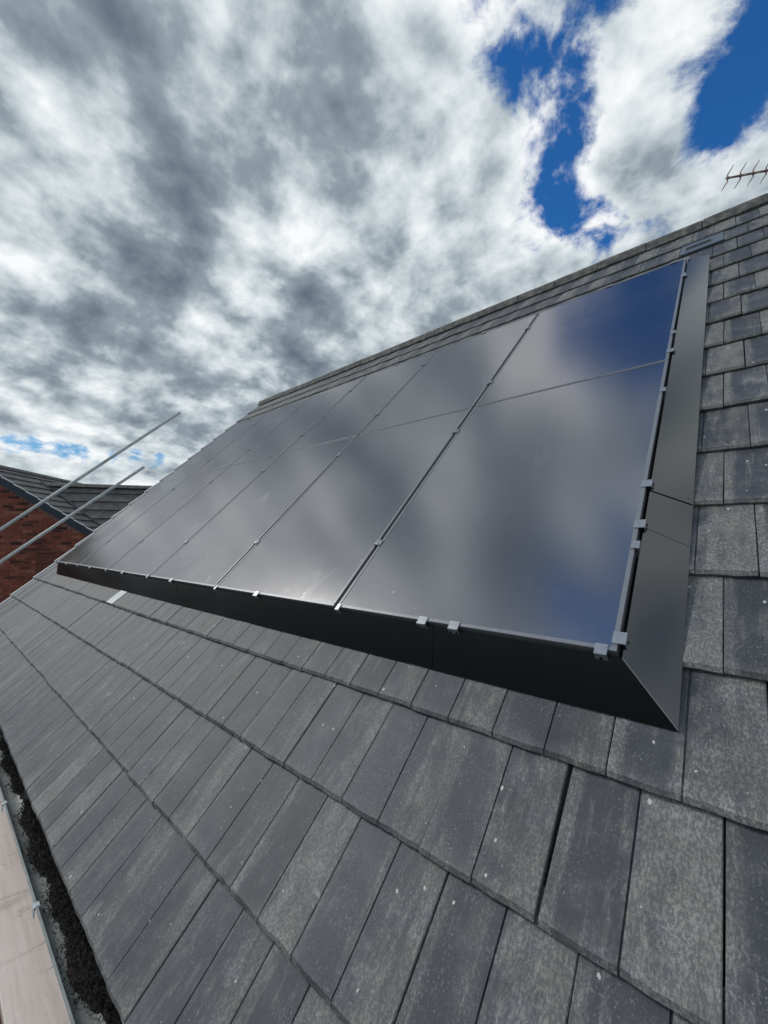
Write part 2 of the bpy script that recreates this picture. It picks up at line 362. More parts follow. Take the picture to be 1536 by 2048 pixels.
# ------------------------------------------------------------------ ground
gm = MB(); gm.add([(-900, -900, 0), (900, -900, 0), (900, 900, 0), (-900, 900, 0)], [(0, 1, 2, 3)])
tag(obj('ground', gm, M['ground']), kind='structure')

# ------------------------------------------------------------------ the house with the tiled roof
GAUGE, V00, N0 = .3328, -.2703, -.108        # course pitch, course 0, top of a tile's lower edge
UL, UR = -7.61, 1.65                         # verge, and how far the roof runs to the right
VA = 4.87                                    # apex
house = empty('tiled_house', (UL / 2, 3.2, 0))
tag(house, 'house whose dark grey concrete tile roof fills the foreground under the black solar panels', 'house')
H = Vector(house.location)
Zr = rp(0, VA, -.15)
wm = MB()                                   # walls, gable ends closed up to the rafters
y0, y1 = -.53, 2 * Zr.y + .53; ze = rp(0, -.85, -.22).z
for x in (UL + .06, UR + 2.0):
    t_ = .1 if x < 0 else -.1
    a = [(x, y0, 0), (x, y1, 0), (x, y1, ze - .05), (x, Zr.y, Zr.z - .12), (x, y0, ze - .05)]
    b_ = [(x + t_, y, z) for _, y, z in a]
    wm.add(a + b_, [(0, 1, 2, 3, 4), (9, 8, 7, 6, 5)] + [(i, i + 5, (i + 1) % 5 + 5, (i + 1) % 5) for i in range(5)])
wm.box(UL + .16, UR + 1.9, y0, y0 + .1, 0, ze - .06); wm.box(UL + .16, UR + 1.9, y1 - .1, y1, 0, ze - .06)
obj('wall', wm, M['brickwall'], house, -H)
rm = MB()                                   # roof boarding under the tiles, and the far slope
rm.hexa([(UL + .02, -1.25, -.185), (UR + 2, -1.25, -.185), (UR + 2, VA, -.185), (UL + .02, VA, -.185)], [(UL + .02, -1.25, -.145), (UR + 2, -1.25, -.145), (UR + 2, VA, -.145), (UL + .02, VA, -.145)])
roof = obj('roof', rm, M['underlay'], house, Vector((0, 0, Z0)) - H, ROT)
fm = MB()
far = [rp(u, v, n) for n in (-.18, -.12) for u, v in ((UL, -1.2), (UR + 2, -1.2), (UR + 2, VA), (UL, VA))]
far = [Vector((p.x, 2 * Zr.y - p.y, p.z)) for p in far]
fm.add(far, [(0, 1, 2, 3), (7, 6, 5, 4)] + [(i, 4 + i, 4 + (i + 1) % 4, (i + 1) % 4) for i in range(4)])
obj('far_slope', fm, M['fartile'], house, -H)

TH = .021; TILT = .0222 / GAUGE
def tile_mesh(seed, w=.2965):
    rr = random.Random(seed); m_ = w / 2 + .0005
    prof = [(0, -TH), (0, -.002), (.0022, 0), (m_ * .35, 0), (m_ * .7, 0), (m_ - .0024, 0), (m_ - .0014, -.006), (m_ + .0014, -.006), (m_ + .0024, 0), (m_ * 1.33, 0), (m_ * 1.68, 0), (w - .0022, 0), (w, -.002), (w, -TH)]
    n = len(prof); vs = []; fs = []
    jit = [rr.uniform(-.0030, .0020) for _ in prof]; jn = [rr.uniform(-.0008, .0006) for _ in prof]
    for (row, v, dn) in ((0, .003, -TH), (1, 0, -.0100), (2, .0105, 0), (3, .402, 0)):
        for i, (u, d) in enumerate(prof):
            z = -TH if row == 0 else max(-TH, d + dn)
            jj = jit[i] if row < 3 else 0
            vs.append((u, v + jj, z + (jn[i] if row in (1, 2) else 0) - TILT * v))
    for r_ in range(3):
        for i in range(n - 1): fs.append((r_ * n + i, r_ * n + i + 1, (r_ + 1) * n + i + 1, (r_ + 1) * n + i))
    fs = [f for f in fs]
    me = bpy.data.meshes.new('roof_tile'); me.from_pydata(vs, [], fs); me.materials.append(M['tile']); me.update(); return me
tiles = [tile_mesh(s) for s in range(7)]
PANEL_R, PANEL_L, PANEL_T = 0.0, -6.80, 3.50
def tile_at(k, u, me=None):
    o = link('roof_tile', me or random.choice(tiles), roof, (u + random.uniform(-.0010, .0010), V00 + k * GAUGE + random.uniform(-.0022, .0022), N0 + random.uniform(-.0012, .0012)), (random.gauss(0, .0022), random.gauss(0, .004), random.gauss(0, .0016)))
    return o
VENT = (13, -.0965)
for k in range(-3, 15):
    u0 = (-.0166 if k % 2 == 0 else -.0965)
    i0 = math.ceil((UL + .02 - u0) / .300); i1 = int((1.10 - u0) / .300)
    first = u0 + i0 * .300
    rows_full = k <= 0 or k >= 11
    for i in range(i0, i1):
        u = u0 + i * .300
        if not rows_full and (u + .300 > PANEL_L + .12 and u + .300 < .05): continue
        if k == 11 and u + .300 < .05 and u + .300 > PANEL_L + .12: continue
        if (k, round(u, 3)) == VENT: continue
        o = tile_at(k, u)
        if k == -1 and abs(u + .0965 + .300) < .01: o.location.x -= .0055; o.rotation_euler.z = .010
    # cut tile closing the course at the verge
    w = first - UL
    if w > .03: tile_at(k, UL + .002, tile_mesh(60 + k, w - .004))
    # a cap over the end of the course
    cm = MB(); cm.box(-.044, .003, -.004, GAUGE - .006, -.060, .015, .003)
    obj('verge_cap', cm, M['verge'], roof, (UL - .002, V00 + k * GAUGE, N0 + .001), (-TILT, 0, 0))

# right-hand rest of the roof beyond the tiles one can see, kept as joined courses
xm = MB()
for k in range(-3, 15):
    u0 = (-.0166 if k % 2 == 0 else -.0965); ux = u0 + int((1.10 - u0) / .300) * .300
    v = V00 + k * GAUGE
    while ux < UR + 1.9:
        xm.hexa([(ux + .002, v, N0 - TH), (ux + .298, v, N0 - TH), (ux + .298, v + .40, N0 - TH - .026), (ux + .002, v + .40, N0 - TH - .026)], [(ux + .002, v, N0), (ux + .298, v, N0), (ux + .298, v + .40, N0 - .026), (ux + .002, v + .40, N0 - .026)])
        ux += .300
tag(obj('roof_tile', xm, M['tile'], roof), kind='stuff')

# vent tile of blue-grey sheet near the ridge
vm_ = MB(); vm_.box(.002, .298, 0, .402, -.012, .004, .003)
vt = obj('vent_tile', vm_, M['ventmetal'], roof, (VENT[1], V00 + 13 * GAUGE - .004, N0 + .002), (-TILT, 0, 0))
vt['label'] = 'blue-grey sheet metal vent tile below the ridge'
lv = MB(); lv.box(.035, .225, .085, .180, .004, .010, .003)
obj('louvre_panel', lv, M['ventmetal'], vt)
for i in range(3):
    lm = MB(); lm.box(.045, .215, .096 + i * .026, .112 + i * .026, .0102, .0125); obj('slot', lm, M['underlay'], vt)
for i in range(3):
    lm = MB(); lm.tube([(.075 + i * .055, .13, .012), (.075 + i * .055, .13, .016)], .005, 8); obj('rivet', lm, M['alu'], vt)

# ridge tiles
def ridge_mesh(L, seed):
    rr = random.Random(seed); mb = MB(); half = []
    a0 = PITCH
    pr = []                                    # profile across the ridge (y, z) about the apex
    for tt in [i / 10 for i in range(11)]:
        ang = R(-90 + 180 * tt) * .88
        pr.append((math.sin(ang) * .092, math.cos(ang) * .085 - .050))
    pr = [(-.112, -.095)] + pr + [(.112, -.095)]
    inn = [(y * .88, z - .016) for y, z in pr]
    n = len(pr)
    for x in (0, .006, L - .006, L):
        sh = .004 if x in (0, L) else 0
        mb.v += [(x, y * (1 - sh * 8), z - sh + rr.uniform(-.001, .001)) for y, z in pr]
    fs = []
    for r_ in range(3):
        for i in range(n - 1): fs.append((r_ * n + i, r_ * n + i + 1, (r_ + 1) * n + i + 1, (r_ + 1) * n + i)[::-1])
    o = len(mb.v)
    for x in (0, L): mb.v += [(x, y, z) for y, z in inn]
    for i in range(n - 1):
        fs.append((i, i + 1, o + i + 1, o + i)); fs.append((3 * n + i, 3 * n + i + 1, o + n + i + 1, o + n + i)[::-1]); fs.append((o + i, o + i + 1, o + n + i + 1, o + n + i))
    fs += [(0, n, 2 * n, 3 * n, o + n, o), (n - 1, 2 * n - 1, 3 * n - 1, 4 * n - 1, o + 2 * n - 1, o + n - 1)]
    mb.f = fs; return mb.mesh('ridge_tile', M['ridge'], False)
rms = [ridge_mesh(.451, s) for s in range(3)]
ua = .05 + .455 * 3
RT = rp(0, VA, -.09)
while ua - .455 > -7.78:
    link('ridge_tile', random.choice(rms), house, Vector((ua - .455 + .002, Zr.y, RT.z + random.uniform(-.003, .003))) - H, (random.gauss(0, .006), random.gauss(0, .003), 0)); ua -= .455

# gutter along the eave
GY, GZ, GR = -.842, -1.045 + Z0, .057
gb = MB(); segs = 14; xs = [UL - .05 + i * 1.1 for i in range(10)]
outer = [(GY - GR * math.cos(math.pi * i / segs), GZ - GR * math.sin(math.pi * i / segs)) for i in range(segs + 1)]
inner = [(GY - (GR - .003) * math.cos(math.pi * i / segs), GZ - (GR - .003) * math.sin(math.pi * i / segs)) for i in range(segs + 1)]
rim = [(outer[0][0] - .003, GZ + .004), (inner[0][0] + .002, GZ + .004)]
prof = outer[::-1] + rim + inner
for x in (UL - .05, UR + 2): gb.v += [(x, y, z) for y, z in prof]
n = len(prof); gb.f = [(i, (i + 1) % n, n + (i + 1) % n, n + i) for i in range(n)]
gut = obj('gutter', gb, M['gutter'], house, -H)
for x in (-6.0, -4.35, -3.50, -2.63, -1.747, -.87, .05):
    kb = MB(); kb.box(-.014, .014, -.006, .012, -.004, .007, .002); kb.box(-.014, .014, -.008, -.0035, -.03, .004)
    obj('gutter_clip', kb, M['leadgrey'], gut, (x, GY - GR, GZ))
fb = MB(); fb.box(UL + .02, UR + 2, GY + GR + .004, GY + GR + .026, GZ - .14, GZ + .03)
obj('fascia', fb, M['barge'], house, -H)

# ------------------------------------------------------------------ solar panels
PW, GAP = 1.134, .022
rows = [(0.0, 1.7495), (1.7555, 3.50)]
def panel(name, w, h, upper):
    root = empty(name, (0, 0, 0), ROT)
    f = MB(); t = .0135; zt, zb = 0.0, -.035
    tb, tt = (.007, t) if upper else (t, .007)
    f.box(0, w, 0, tb, zb, zt, .0008); f.box(0, w, h - tt, h, zb, zt, .0008)
    f.box(0, t, tb, h - tt, zb, zt, .0008); f.box(w - t, w, tb, h - tt, zb, zt, .0008)
    obj('frame', f, M['frame'], root)
    gl = MB(); gl.box(t, w - t, tb, h - tt, -.008, -.0022); obj('glass', gl, M['glass'], root)
    return root
def copy_tree(o):
    c = o.copy(); C.objects.link(c)
    for ch in o.children:
        d = ch.copy(); C.objects.link(d); d.parent = c
    return c
ords = ['first', 'second', 'third', 'fourth', 'fifth']
proto = {}
for r_, (va, vb) in enumerate(rows):
    for i in range(6):
        if r_ not in proto: o = proto[r_] = panel('solar_panel', PW - GAP, vb - va, r_ == 1)
        else: o = copy_tree(proto[r_])
        o.location = rp(-(i + 1) * PW + GAP / 2 + (GAP / 2 if i == 0 else 0) * 0, va)
        rn = 'lower' if r_ == 0 else 'upper'
        lab = f'all-black solar panel of the {rn} row, rightmost, beside the right-hand black skirt' if i == 0 else (f'all-black solar panel of the {rn} row, leftmost, beside the brick gable' if i == 5 else f'all-black solar panel of the {rn} row, {ords[i]} from the right-hand skirt')
        tag(o, lab, 'solar panel', 'solar panels on the roof')

# mounting rails with the clamps bolted to them
def midclamp():
    b = MB(); b.box(-.021, .021, -.017, .017, .001, .0045, .001); b.box(-.021, .021, -.017, -.012, .0045, .008, .001); b.box(-.021, .021, .012, .017, .0045, .008, .001); b.box(-.0085, .0085, -.016, .016, -.03, .001)
    return b.mesh('clamp', M['clip'])
def boltm():
    b = MB(); b.tube([(0, 0, .0045), (0, 0, .0095)], .0065, 6); return b.mesh('bolt', M['alu'])
mc = midclamp(); bo = boltm()
ec = MB(); ec.box(-.014, .010, -.017, .017, .001, .0045, .001); ec.box(.004, .010, -.017, .017, -.034, .001); ec = ec.mesh('end_clamp', M['clip'])
names = ['lowest mounting rail, clamps showing in the seams low on the lower panel row', 'second mounting rail, clamps near the top of the lower panel row', 'third mounting rail, clamps near the bottom of the upper panel row', 'highest mounting rail, clamps near the top edge of the upper panel row']
for j, v in enumerate((.40, 1.43, 2.095, 3.11)):
    root = empty('mounting_rail', rp(0, v), ROT)
    tag(root, names[j], 'rail', 'rails under the panels')
    b = MB(); b.box(-6.82, .006, -.018, .018, -.100, -.0365); obj('rail_bar', b, M['frame'], root)
    for i in range(1, 6):
        c_ = link('clamp', mc, root, (-i * PW, random.uniform(-.006, .006), 0), (0, 0, random.gauss(0, .03))); link('bolt', bo, c_, (0, 0, 0))
    link('end_clamp', ec, root, (.001 - GAP / 2 + .002, 0, 0)); link('end_clamp', ec, root, (-6 * PW + GAP / 2 - .003, 0, 0), (0, 0, math.pi))

# ------------------------------------------------------------------ skirts
def sheet(poly, nrm, th=.0022):
    """a thin coated sheet: the outline given on its outer face, thickness behind it"""
    nrm = Vector(nrm).normalized(); p = [Vector(q) for q in poly]; q = [x - nrm * th for x in p]; n = len(p)
    b = MB(); b.add(q + p, [tuple(range(n))[::-1], tuple(range(n, 2 * n))] + [(i, (i + 1) % n, n + (i + 1) % n, n + i) for i in range(n)])
    return b
XO = -GAP / 2                                 # the panels' right-hand edge
def clip(parent, u, v, rz, screws=2, w=.039):
    b = MB(); b.box(-w / 2, w / 2, -.0145, .0195, .0012, .0042, .0008)
    b.hexa([(-w / 2, .0165, -.030), (w / 2, .0165, -.030), (w / 2, .0195, -.030), (-w / 2, .0195, -.030)], [(-w / 2, .0165, .0012), (w / 2, .0165, .0012), (w / 2, .0195, .0012), (-w / 2, .0195, .0012)])
    c_ = obj('clip', b, M['clip'], parent, (u, v, 0), (0, 0, rz))
    for x in ((-.011, .011) if screws == 2 else (0,)):
        s = MB(); s.tube([(x, .0195, -.014), (x, .0225, -.014)], .0042, 8); obj('screw', s, M['screw'], c_)
    return c_
ST, SB = (.010, -.014), (.121, -.1135)         # skirt: distance out and height, at its top and at its foot
fs_root = empty('front_skirt', rp(0, 0), ROT)
tag(fs_root, 'long black metal skirt along the lower edge of the solar panels', 'skirt')
js = [.118, -.60, -1.72, -2.85, -3.98, -5.11, -6.24, -6.86]
nf = Vector((0, -(SB[1] - ST[1]) * -1, 0)); nf = Vector((0, -.038, .14)).normalized()
nf = Vector((0, -(ST[1] - SB[1]), (SB[0] - ST[0]))).normalized()
for i in range(len(js) - 1):
    a, b_ = js[i], js[i + 1]
    ta, ba = (a - .0008, a - .0008) if i else (XO + .012, .118)
    tb, bb = (b_ + .0008, b_ + .0008) if i < len(js) - 2 else (-6.805, -6.78)
    lift = .0012 * (i % 2)
    obj('skirt_sheet', sheet([(bb, -SB[0], SB[1] + lift), (ba, -SB[0], SB[1] + lift), (ta, -ST[0], ST[1] + lift), (tb, -ST[0], ST[1] + lift)], nf), M['skirt'], fs_root)
for u, s in ((-.048, 1), (-.512, 2), (-.647, 2), (-1.107, 1), (-1.779, 2), (-2.247, 1), (-2.944, 2), (-3.42, 1), (-4.05, 2), (-4.55, 1), (-5.15, 2), (-5.68, 1), (-6.25, 2), (-6.70, 1)):
    clip(fs_root, u, 0, math.pi, s, .039 if s == 2 else (.032 if u > -.1 else .024))
# right-hand skirt
rs_root = empty('side_skirt', rp(0, 0), ROT)
tag(rs_root, 'wide dark grey metal skirt down the right side of the solar panels', 'skirt')
x0, x1 = XO + .012, .118
nr = Vector((SB[1] - ST[1], 0, 0)); nr = Vector((ST[1] - SB[1], 0, x1 - x0)).normalized()
for (v0b, v0t, v1b, v1t, lift) in ((-SB[0], -ST[0], .50, .50, 0), (.5015, .5015, .76, .74, .0006), (.712, .695, 3.74, 3.50, .0045)):
    obj('skirt_sheet', sheet([(x0, v0t, ST[1] + lift), (x1, v0b, SB[1] + lift + .006), (x1, v1b, SB[1] + lift + .006), (x0, v1t, ST[1] + lift)], nr), M['skirt'], rs_root)
ce = MB(); ce.tube([(x0 + .001, -ST[0] - .001, ST[1] + .0012), (x1, -SB[0], SB[1] + .0055)], .0011, 6); obj('mitre_edge', ce, M['alu'], rs_root)
for v, s in ((.041, 1), (.50, 2), (.72, 2), (1.855, 2), (3.075, 2), (3.46, 1)): clip(rs_root, XO, v, -math.pi / 2, s)
s = MB(); s.tube([(.104, .735, -.10), (.104, .735, -.092)], .004, 8); obj('screw', s, M['screw'], rs_root)
# top and left closures
ts_root = empty('top_skirt', rp(0, 3.5), ROT)
tag(ts_root, 'narrow black metal closure along the upper edge of the solar panels', 'skirt')
for i in range(6): obj('skirt_sheet', sheet([(-(i + 1) * PW + .001 + XO * 0, .008, -.012), (-i * PW - .001 - (.011 if i == 0 else 0), .008, -.012), (-i * PW - .001 - (.011 if i == 0 else 0), .09, -.122), (-(i + 1) * PW + .001, .09, -.122)], (0, .7, .7)), M['skirt'], ts_root)
for u in (-.09, -.537, -1.707, -2.883, -4.06, -5.22, -6.3): clip(ts_root, u, 0, 0, 1, .05)
ls_root = empty('end_skirt', rp(-6.804, 0), ROT)
tag(ls_root, 'narrow black metal closure down the far left end of the solar panels', 'skirt')
for a, b_ in ((-.14, 1.15), (1.152, 2.35), (2.352, 3.53)): obj('skirt_sheet', sheet([(-.002, a if a > 0 else -.01, -.012), (-.002, b_, -.012), (-.03, b_, -.120), (-.03, a if a > 0 else -.03, -.120)], (-.8, 0, .5)), M['skirt'], ls_root)

# pale strip of metal lying on the tiles by the front skirt
sm = MB(); sm.hexa([(-.02, -.02, 0), (.15, -.02, 0), (.17, .17, 0), (-.0, .17, 0)], [(-.02, -.02, .0025), (.15, -.02, .0025), (.17, .17, .0025), (.0, .17, .0025)])
tag(obj('metal_strip', sm, M['leadgrey'], None, rp(-4.05, -.245, N0 + .001), (PITCH - TILT, 0, 0)), 'short pale grey metal strip poking out on the tiles below the front skirt', 'metal strip')

# ------------------------------------------------------------------ moss in the gutter
mm = MB(); rr = random.Random(5)
x = -7.2
def cover_at(x): return .55 + .45 * math.sin(x * 5.1) * math.sin(x * 2.3 + 1) + .25 * math.sin(x * 17)
while x < .6:
    near = -3.6 < x < -.6
    k = cover_at(x); wid = .030 + .045 * max(0, min(1, k))
    for _ in range(34 if near else 8):
        yy = GY + GR - .004 - abs(rr.gauss(0, .5)) * wid
        if yy < GY - GR * .75 or k < .08: continue
        zz = GZ - .022 + rr.uniform(-.012, .016) - max(0, (GY + .01 - yy)) * .5
        a = rr.uniform(0, 6.28); l = rr.uniform(.006, .020); t_ = rr.uniform(.0012, .003); el = rr.uniform(.1, 1.3)
        d = Vector((math.cos(a) * math.cos(el), math.sin(a) * math.cos(el), math.sin(el))) * l; p_ = Vector((-math.sin(a), math.cos(a), 0)) * t_
        c0 = Vector((x + rr.uniform(-.006, .006), yy, zz)); mm.add([c0 - p_, c0 + p_, c0 + d + p_ * .3], [(0, 1, 2)])
    x += .0035 if near else .012
# the matted bed the tufts grow from
x = -7.2; prev = None
while x < .6:
    k = max(.12, min(1, cover_at(x))); wid = .025 + .05 * k
    ring = [(x, GY + GR - .003, GZ - .016 + rr.uniform(-.004, .004)), (x, GY + GR - .003 - wid * .5, GZ - .014 + rr.uniform(-.006, .006)), (x, GY + GR - .003 - wid + rr.uniform(-.006, .006), GZ - .052 + .01 * k)]
    if prev: mm.add(prev + ring, [(0, 3, 4, 1), (1, 4, 5, 2)])
    prev = ring; x += .02
tag(obj('gutter_moss', mm, M['moss']), 'black moss and debris clogging the gutter below the eave', 'moss', kind='stuff')

# ------------------------------------------------------------------ scaffold
bz = -1.226 + Z0
def board(xa, xb, ya, yb, lab):
    b = MB(); b.box(0, xb - xa, 0, yb - ya, -.038, 0, .003)
    tag(obj('scaffold_board', b, M['board'], None, (xa, ya, bz)), lab, 'scaffold board', 'scaffold boards beside the gutter')
board(-3.05, 1.0, -.994, -.770, 'sun-bleached pinkish scaffold board right beside the gutter at lower left')
board(-6.95, -3.06, -.992, -.768, 'scaffold board butted behind the near board, hidden past the gutter clip')
board(-3.06, 1.0, -1.235, -1.010, 'outer scaffold board showing a sliver at the bottom left corner')
def pole(name, pts, lab, group, r=.02415):
    a, b_ = Vector(pts[0]), Vector(pts[1]); L = (b_ - a).length
    ring = MB(); ri = r - .004; n = 20
    for z, q in ((0, r), (L, r), (L, ri), (0, ri)): ring.v += [(math.cos(2 * math.pi * i / n) * q, math.sin(2 * math.pi * i / n) * q, z) for i in range(n)]
    for k in range(4):
        for i in range(n): ring.f.append((k * n + i, k * n + (i + 1) % n, ((k + 1) % 4) * n + (i + 1) % n, ((k + 1) % 4) * n + i))
    me = ring.mesh(name, M['tube'], False)
    for p in me.polygons: p.use_smooth = abs(p.normal.z) < .5
    o = link(name, me, None, a); o.rotation_euler = (b_ - a).to_track_quat('Z', 'Y').to_euler()
    return tag(o, lab, 'scaffold tube', group)
def ext(a, b_, y):
    a = Vector(a); b_ = Vector(b_); return a + (a - b_) * ((a.y - y) / (b_.y - a.y))
A0, A1 = Vector((-7.80, -.505, .436 + Z0)), Vector((-7.80, 1.924, 2.727 + Z0))
B0, B1 = Vector((-7.80, -.483, -.029 + Z0)), Vector((-7.80, 1.338, 1.597 + Z0))
pole('scaffold_tube', (ext(A0, A1, -1.6), A1), 'upper, longer grey scaffold tube slanting up across the sky', 'raking guard rails')
pole('scaffold_tube', (ext(B0, B1, -1.6), B1), 'lower, shorter grey scaffold tube slanting up in front of the brick gable', 'raking guard rails')
pole('scaffold_tube', ((-7.855, -1.45, 0), (-7.855, -1.45, 6.9)), 'upright scaffold tube carrying the two slanting tubes', 'scaffold uprights')
for x, w_ in ((-5.0, 'far end of the'), (-1.2, 'middle of the near'), (.9, 'near end of the')):
    pole('scaffold_tube', ((x, -1.50, bz - .064), (x, -.535, bz - .064)), f'scaffold cross tube under the {w_} boards by the gutter', 'cross tubes under the boards')
pole('scaffold_tube', ((-8.1, -1.445, bz - .116), (1.5, -1.445, bz - .116)), 'level scaffold tube along the outer side of the boards', 'scaffold ledger')
for x, w_ in ((-5.06, 'tall upright scaffold tube at the far end of the boards'), (-1.26, 'short upright scaffold tube beside the middle of the near board'), (.84, 'short upright scaffold tube at the near end of the boards')): pole('scaffold_tube', ((x, -1.498, 0), (x, -1.498, bz + .1 if x > -2 else 6.9)), w_, 'scaffold uprights')

# ------------------------------------------------------------------ television aerial behind the ridge
ad = Vector((.133, .116, .0335)).normalized(); ao = Vector((.225, 5.296, 4.848 + Z0))
an = empty('television_aerial', ao + ad * 1.05)
tag(an, 'rusty brown television aerial with spiky elements above the ridge at right', 'aerial')
rel = lambda p: Vector(p) - Vector(an.location)
b = MB(); b.tube([rel(ao), rel(ao + ad * 1.15)], .0125, 8); obj('boom', b, M['antenna'], an)
side = ad.cross(Vector((0, 0, 1))).normalized(); upv = side.cross(ad).normalized()
rgt = (RW[0] - ad * RW[0].dot(ad)).normalized()
for i in range(7):
    c0 = ao + ad * (.012 + .165 * i)
    b = MB()
    for sg in (1, -1):
        tip = upv * (.120 * sg) + side * (.05 * sg) + ad * (.065 * sg)
        b.tube([rel(c0 + upv * .008 * sg), rel(c0 + upv * .045 * sg + ad * .012 * sg), rel(c0 + upv * .083 * sg + side * .03 * sg + ad * .040 * sg), rel(c0 + tip)], .0085, 6, r1=.0042)
        tip2 = upv * (.075 * sg) - side * (.10 * sg) + ad * (.045 * sg)
        b.tube([rel(c0 + ad * .02), rel(c0 + ad * .024 + tip2)], .0055, 6, r1=.004)
    b.box(*[q for k in range(3) for q in (rel(c0)[k] - .013, rel(c0)[k] + .013)])
    obj('element', b, M['antenna'], an)
b = MB(); mp = ao + ad * 1.05; b.tube([rel(mp + Vector((0, 0, .1))), rel(Vector((mp.x, mp.y, 2.15 + Z0)))], .019, 10); obj('mast', b, M['antenna'], an)

# ------------------------------------------------------------------ neighbouring brick house
AP = Vector((-13.773, -.438, 2.18 + Z0)); E_ = Vector((.657, .754, 0)).normalized(); RD = Vector((-E_.y, E_.x, 0))
nh = empty('brick_house', Vector((AP.x, AP.y, 0)), (0, 0, math.atan2(E_.y, E_.x)))   # local x along the gable, y along its ridge, z up
tag(nh, 'neighbouring red brick house with a navy edged gable and grey tiled roofs', 'house')
TP = math.tan(R(31.9)); HZ = AP.z; HW = 4.2; LEN = 9.5
OV = .055
wl = MB()
zz = lambda x: HZ - .13 - abs(x) * TP
a = [(-HW, 0, 0), (HW, 0, 0), (HW, 0, zz(HW)), (0, 0, zz(0)), (-HW, 0, zz(HW))]; bk = [(x, LEN, z) for x, y, z in a]
wl.add([(x, .0, z) for x, y, z in a] + bk, [(0, 1, 2, 3, 4), (9, 8, 7, 6, 5)] + [(i, i + 5, (i + 1) % 5 + 5, (i + 1) % 5) for i in range(5)])
wall = obj('wall', wl, M['mortar'], nh, (0, .0, 0))
# bricks of the gable: those in view singly, the rest of the gable joined
bms = []
for s_ in range(4):
    q = MB(); q.box(0, .215, -.009, .02, 0, .065); bms.append(q.mesh('brick', M['brick']))
bh = MB(); bh.box(0, .1025, -.009, .02, 0, .065); bhm = bh.mesh('brick', M['brick'])
rest = MB(); cnt = 0; rb = random.Random(3); cand = []
mwn = Matrix.Translation(nh.location) @ Matrix.Rotation(math.atan2(E_.y, E_.x), 4, 'Z')
def topx(p):
    q = (mwn @ Vector(p)) - CW; d = q.dot(RW[2]); return 768 + F_PX * q.dot(RW[0]) / d, 1024 + F_PX * q.dot(RW[1]) / d
ck = 0; z = .0
while z < HZ - .2:
    x = -HW + (.1125 if ck % 2 else 0)
    while x < HW - .2:
        if z + .065 < zz(x) and z + .065 < zz(x + .215):
            px, py = topx((x + .1, 0, z + .03))
            vis = px > -14 and py < 1200 - .62 * px + 12 and z > HZ - 4.2
            if vis: cand.append((x, z))
            else: rest.box(x, x + .215, -.009, .02, z, z + .065)
        x += .225
    ck += 1; z += .075
cand.sort(key=lambda c_: -c_[1] - .2 * c_[0])
for i, (x, z) in enumerate(cand):
    if i < 300: link('brick', rb.choice(bms), wall, (x, rb.uniform(-.002, .002), z))
    else: rest.box(x, x + .215, -.009, .02, z, z + .065)
tag(obj('brick', rest, M['brick'], wall), kind='stuff')
print('bricks in view', len(cand))
# main roof, one strip for each course of tiles
def course(parent, name, o, along, down, L0, L1, d0, gauge, th=.022, m='fartile'):
    n = along.cross(down).normalized(); n = n if n.z > 0 else -n
    b = MB(); p = lambda l, d, h: o + along * l + down * d + n * h
    bot = [p(L0, d0 + gauge, th * .9), p(L1, d0 + gauge, th * .9), p(L1, d0 - .06, -.012), p(L0, d0 - .06, -.012)]
    top = [p(L0, d0 + gauge, th * .9 + .022), p(L1, d0 + gauge, th * .9 + .022), p(L1, d0 - .06, .010), p(L0, d0 - .06, .010)]
    b.hexa(bot, top); return obj(name, b, M[m], parent)
X, Y, Zv = Vector((1, 0, 0)), Vector((0, 1, 0)), Vector((0, 0, 1))
cp, sp = math.cos(R(31.9)), math.sin(R(31.9))
for sgn in (1, -1):
    dn = Vector((sgn * cp, 0, -sp)); o0 = Vector((0, 0, HZ))
    rf = MB(); nn = Vector((sgn * sp, 0, cp))
    q = [o0 + Y * y + dn * d + nn * h for h in (-.07, -.012) for y, d in ((-OV, 0), (LEN, 0), (LEN, 5.2), (-OV, 5.2))]
    rf.add(q, [(0, 1, 2, 3), (7, 6, 5, 4)] + [(i, 4 + i, 4 + (i + 1) % 4, (i + 1) % 4) for i in range(4)])
    rfo = obj('roof', rf, M['underlay'], nh)
    for k in range(15): course(rfo, 'tile_course', o0, Y, dn, -OV - .012, LEN, k * .33 + .02, .33)
    bb = MB(); q = [o0 + Y * y + dn * d + Zv * h for y in (-OV - .022, -OV - .002) for d, h in ((0, -.17), (5.2, -.17), (5.2, .008), (0, .008))]
    bb.add(q, [(0, 1, 2, 3), (7, 6, 5, 4)] + [(i, 4 + i, 4 + (i + 1) % 4, (i + 1) % 4) for i in range(4)])
    obj('barge_board', bb, M['barge'], nh)
    for k in range(15):
        vc = MB(); d0 = k * .33 + .03
        q = [o0 + Y * y + dn * d + nn * h for y in (-OV - .026, -OV - .0125) for d, h in ((d0, .006), (d0 + .315, .024), (d0 + .315, .046), (d0, .036))]
        vc.add(q, [(0, 1, 2, 3), (7, 6, 5, 4)] + [(i, 4 + i, 4 + (i + 1) % 4, (i + 1) % 4) for i in range(4)]); obj('verge_cap', vc, M['verge'], nh)
def ridge_line(o, along, L, side):
    i = 0
    while i * .45 < L:
        b = MB(); pr = [(-.15, -.075), (-.10, -.02), (-.045, .022), (0, .034), (.045, .022), (.10, -.02), (.15, -.075)]; n = len(pr)
        for l in (i * .45 + .003, i * .45 + .447):
            b.v += [tuple(o + along * l + side * y + Zv * (z_ + .035)) for y, z_ in pr]
        b.f = [(j, j + 1, n + j + 1, n + j) for j in range(n - 1)] + [tuple(range(n)), tuple(range(2 * n - 1, n - 1, -1))]
        obj('ridge_tile', b, M['ridge'], nh); i += 1
ridge_line(Vector((0, -OV, HZ)), Y, LEN, X)
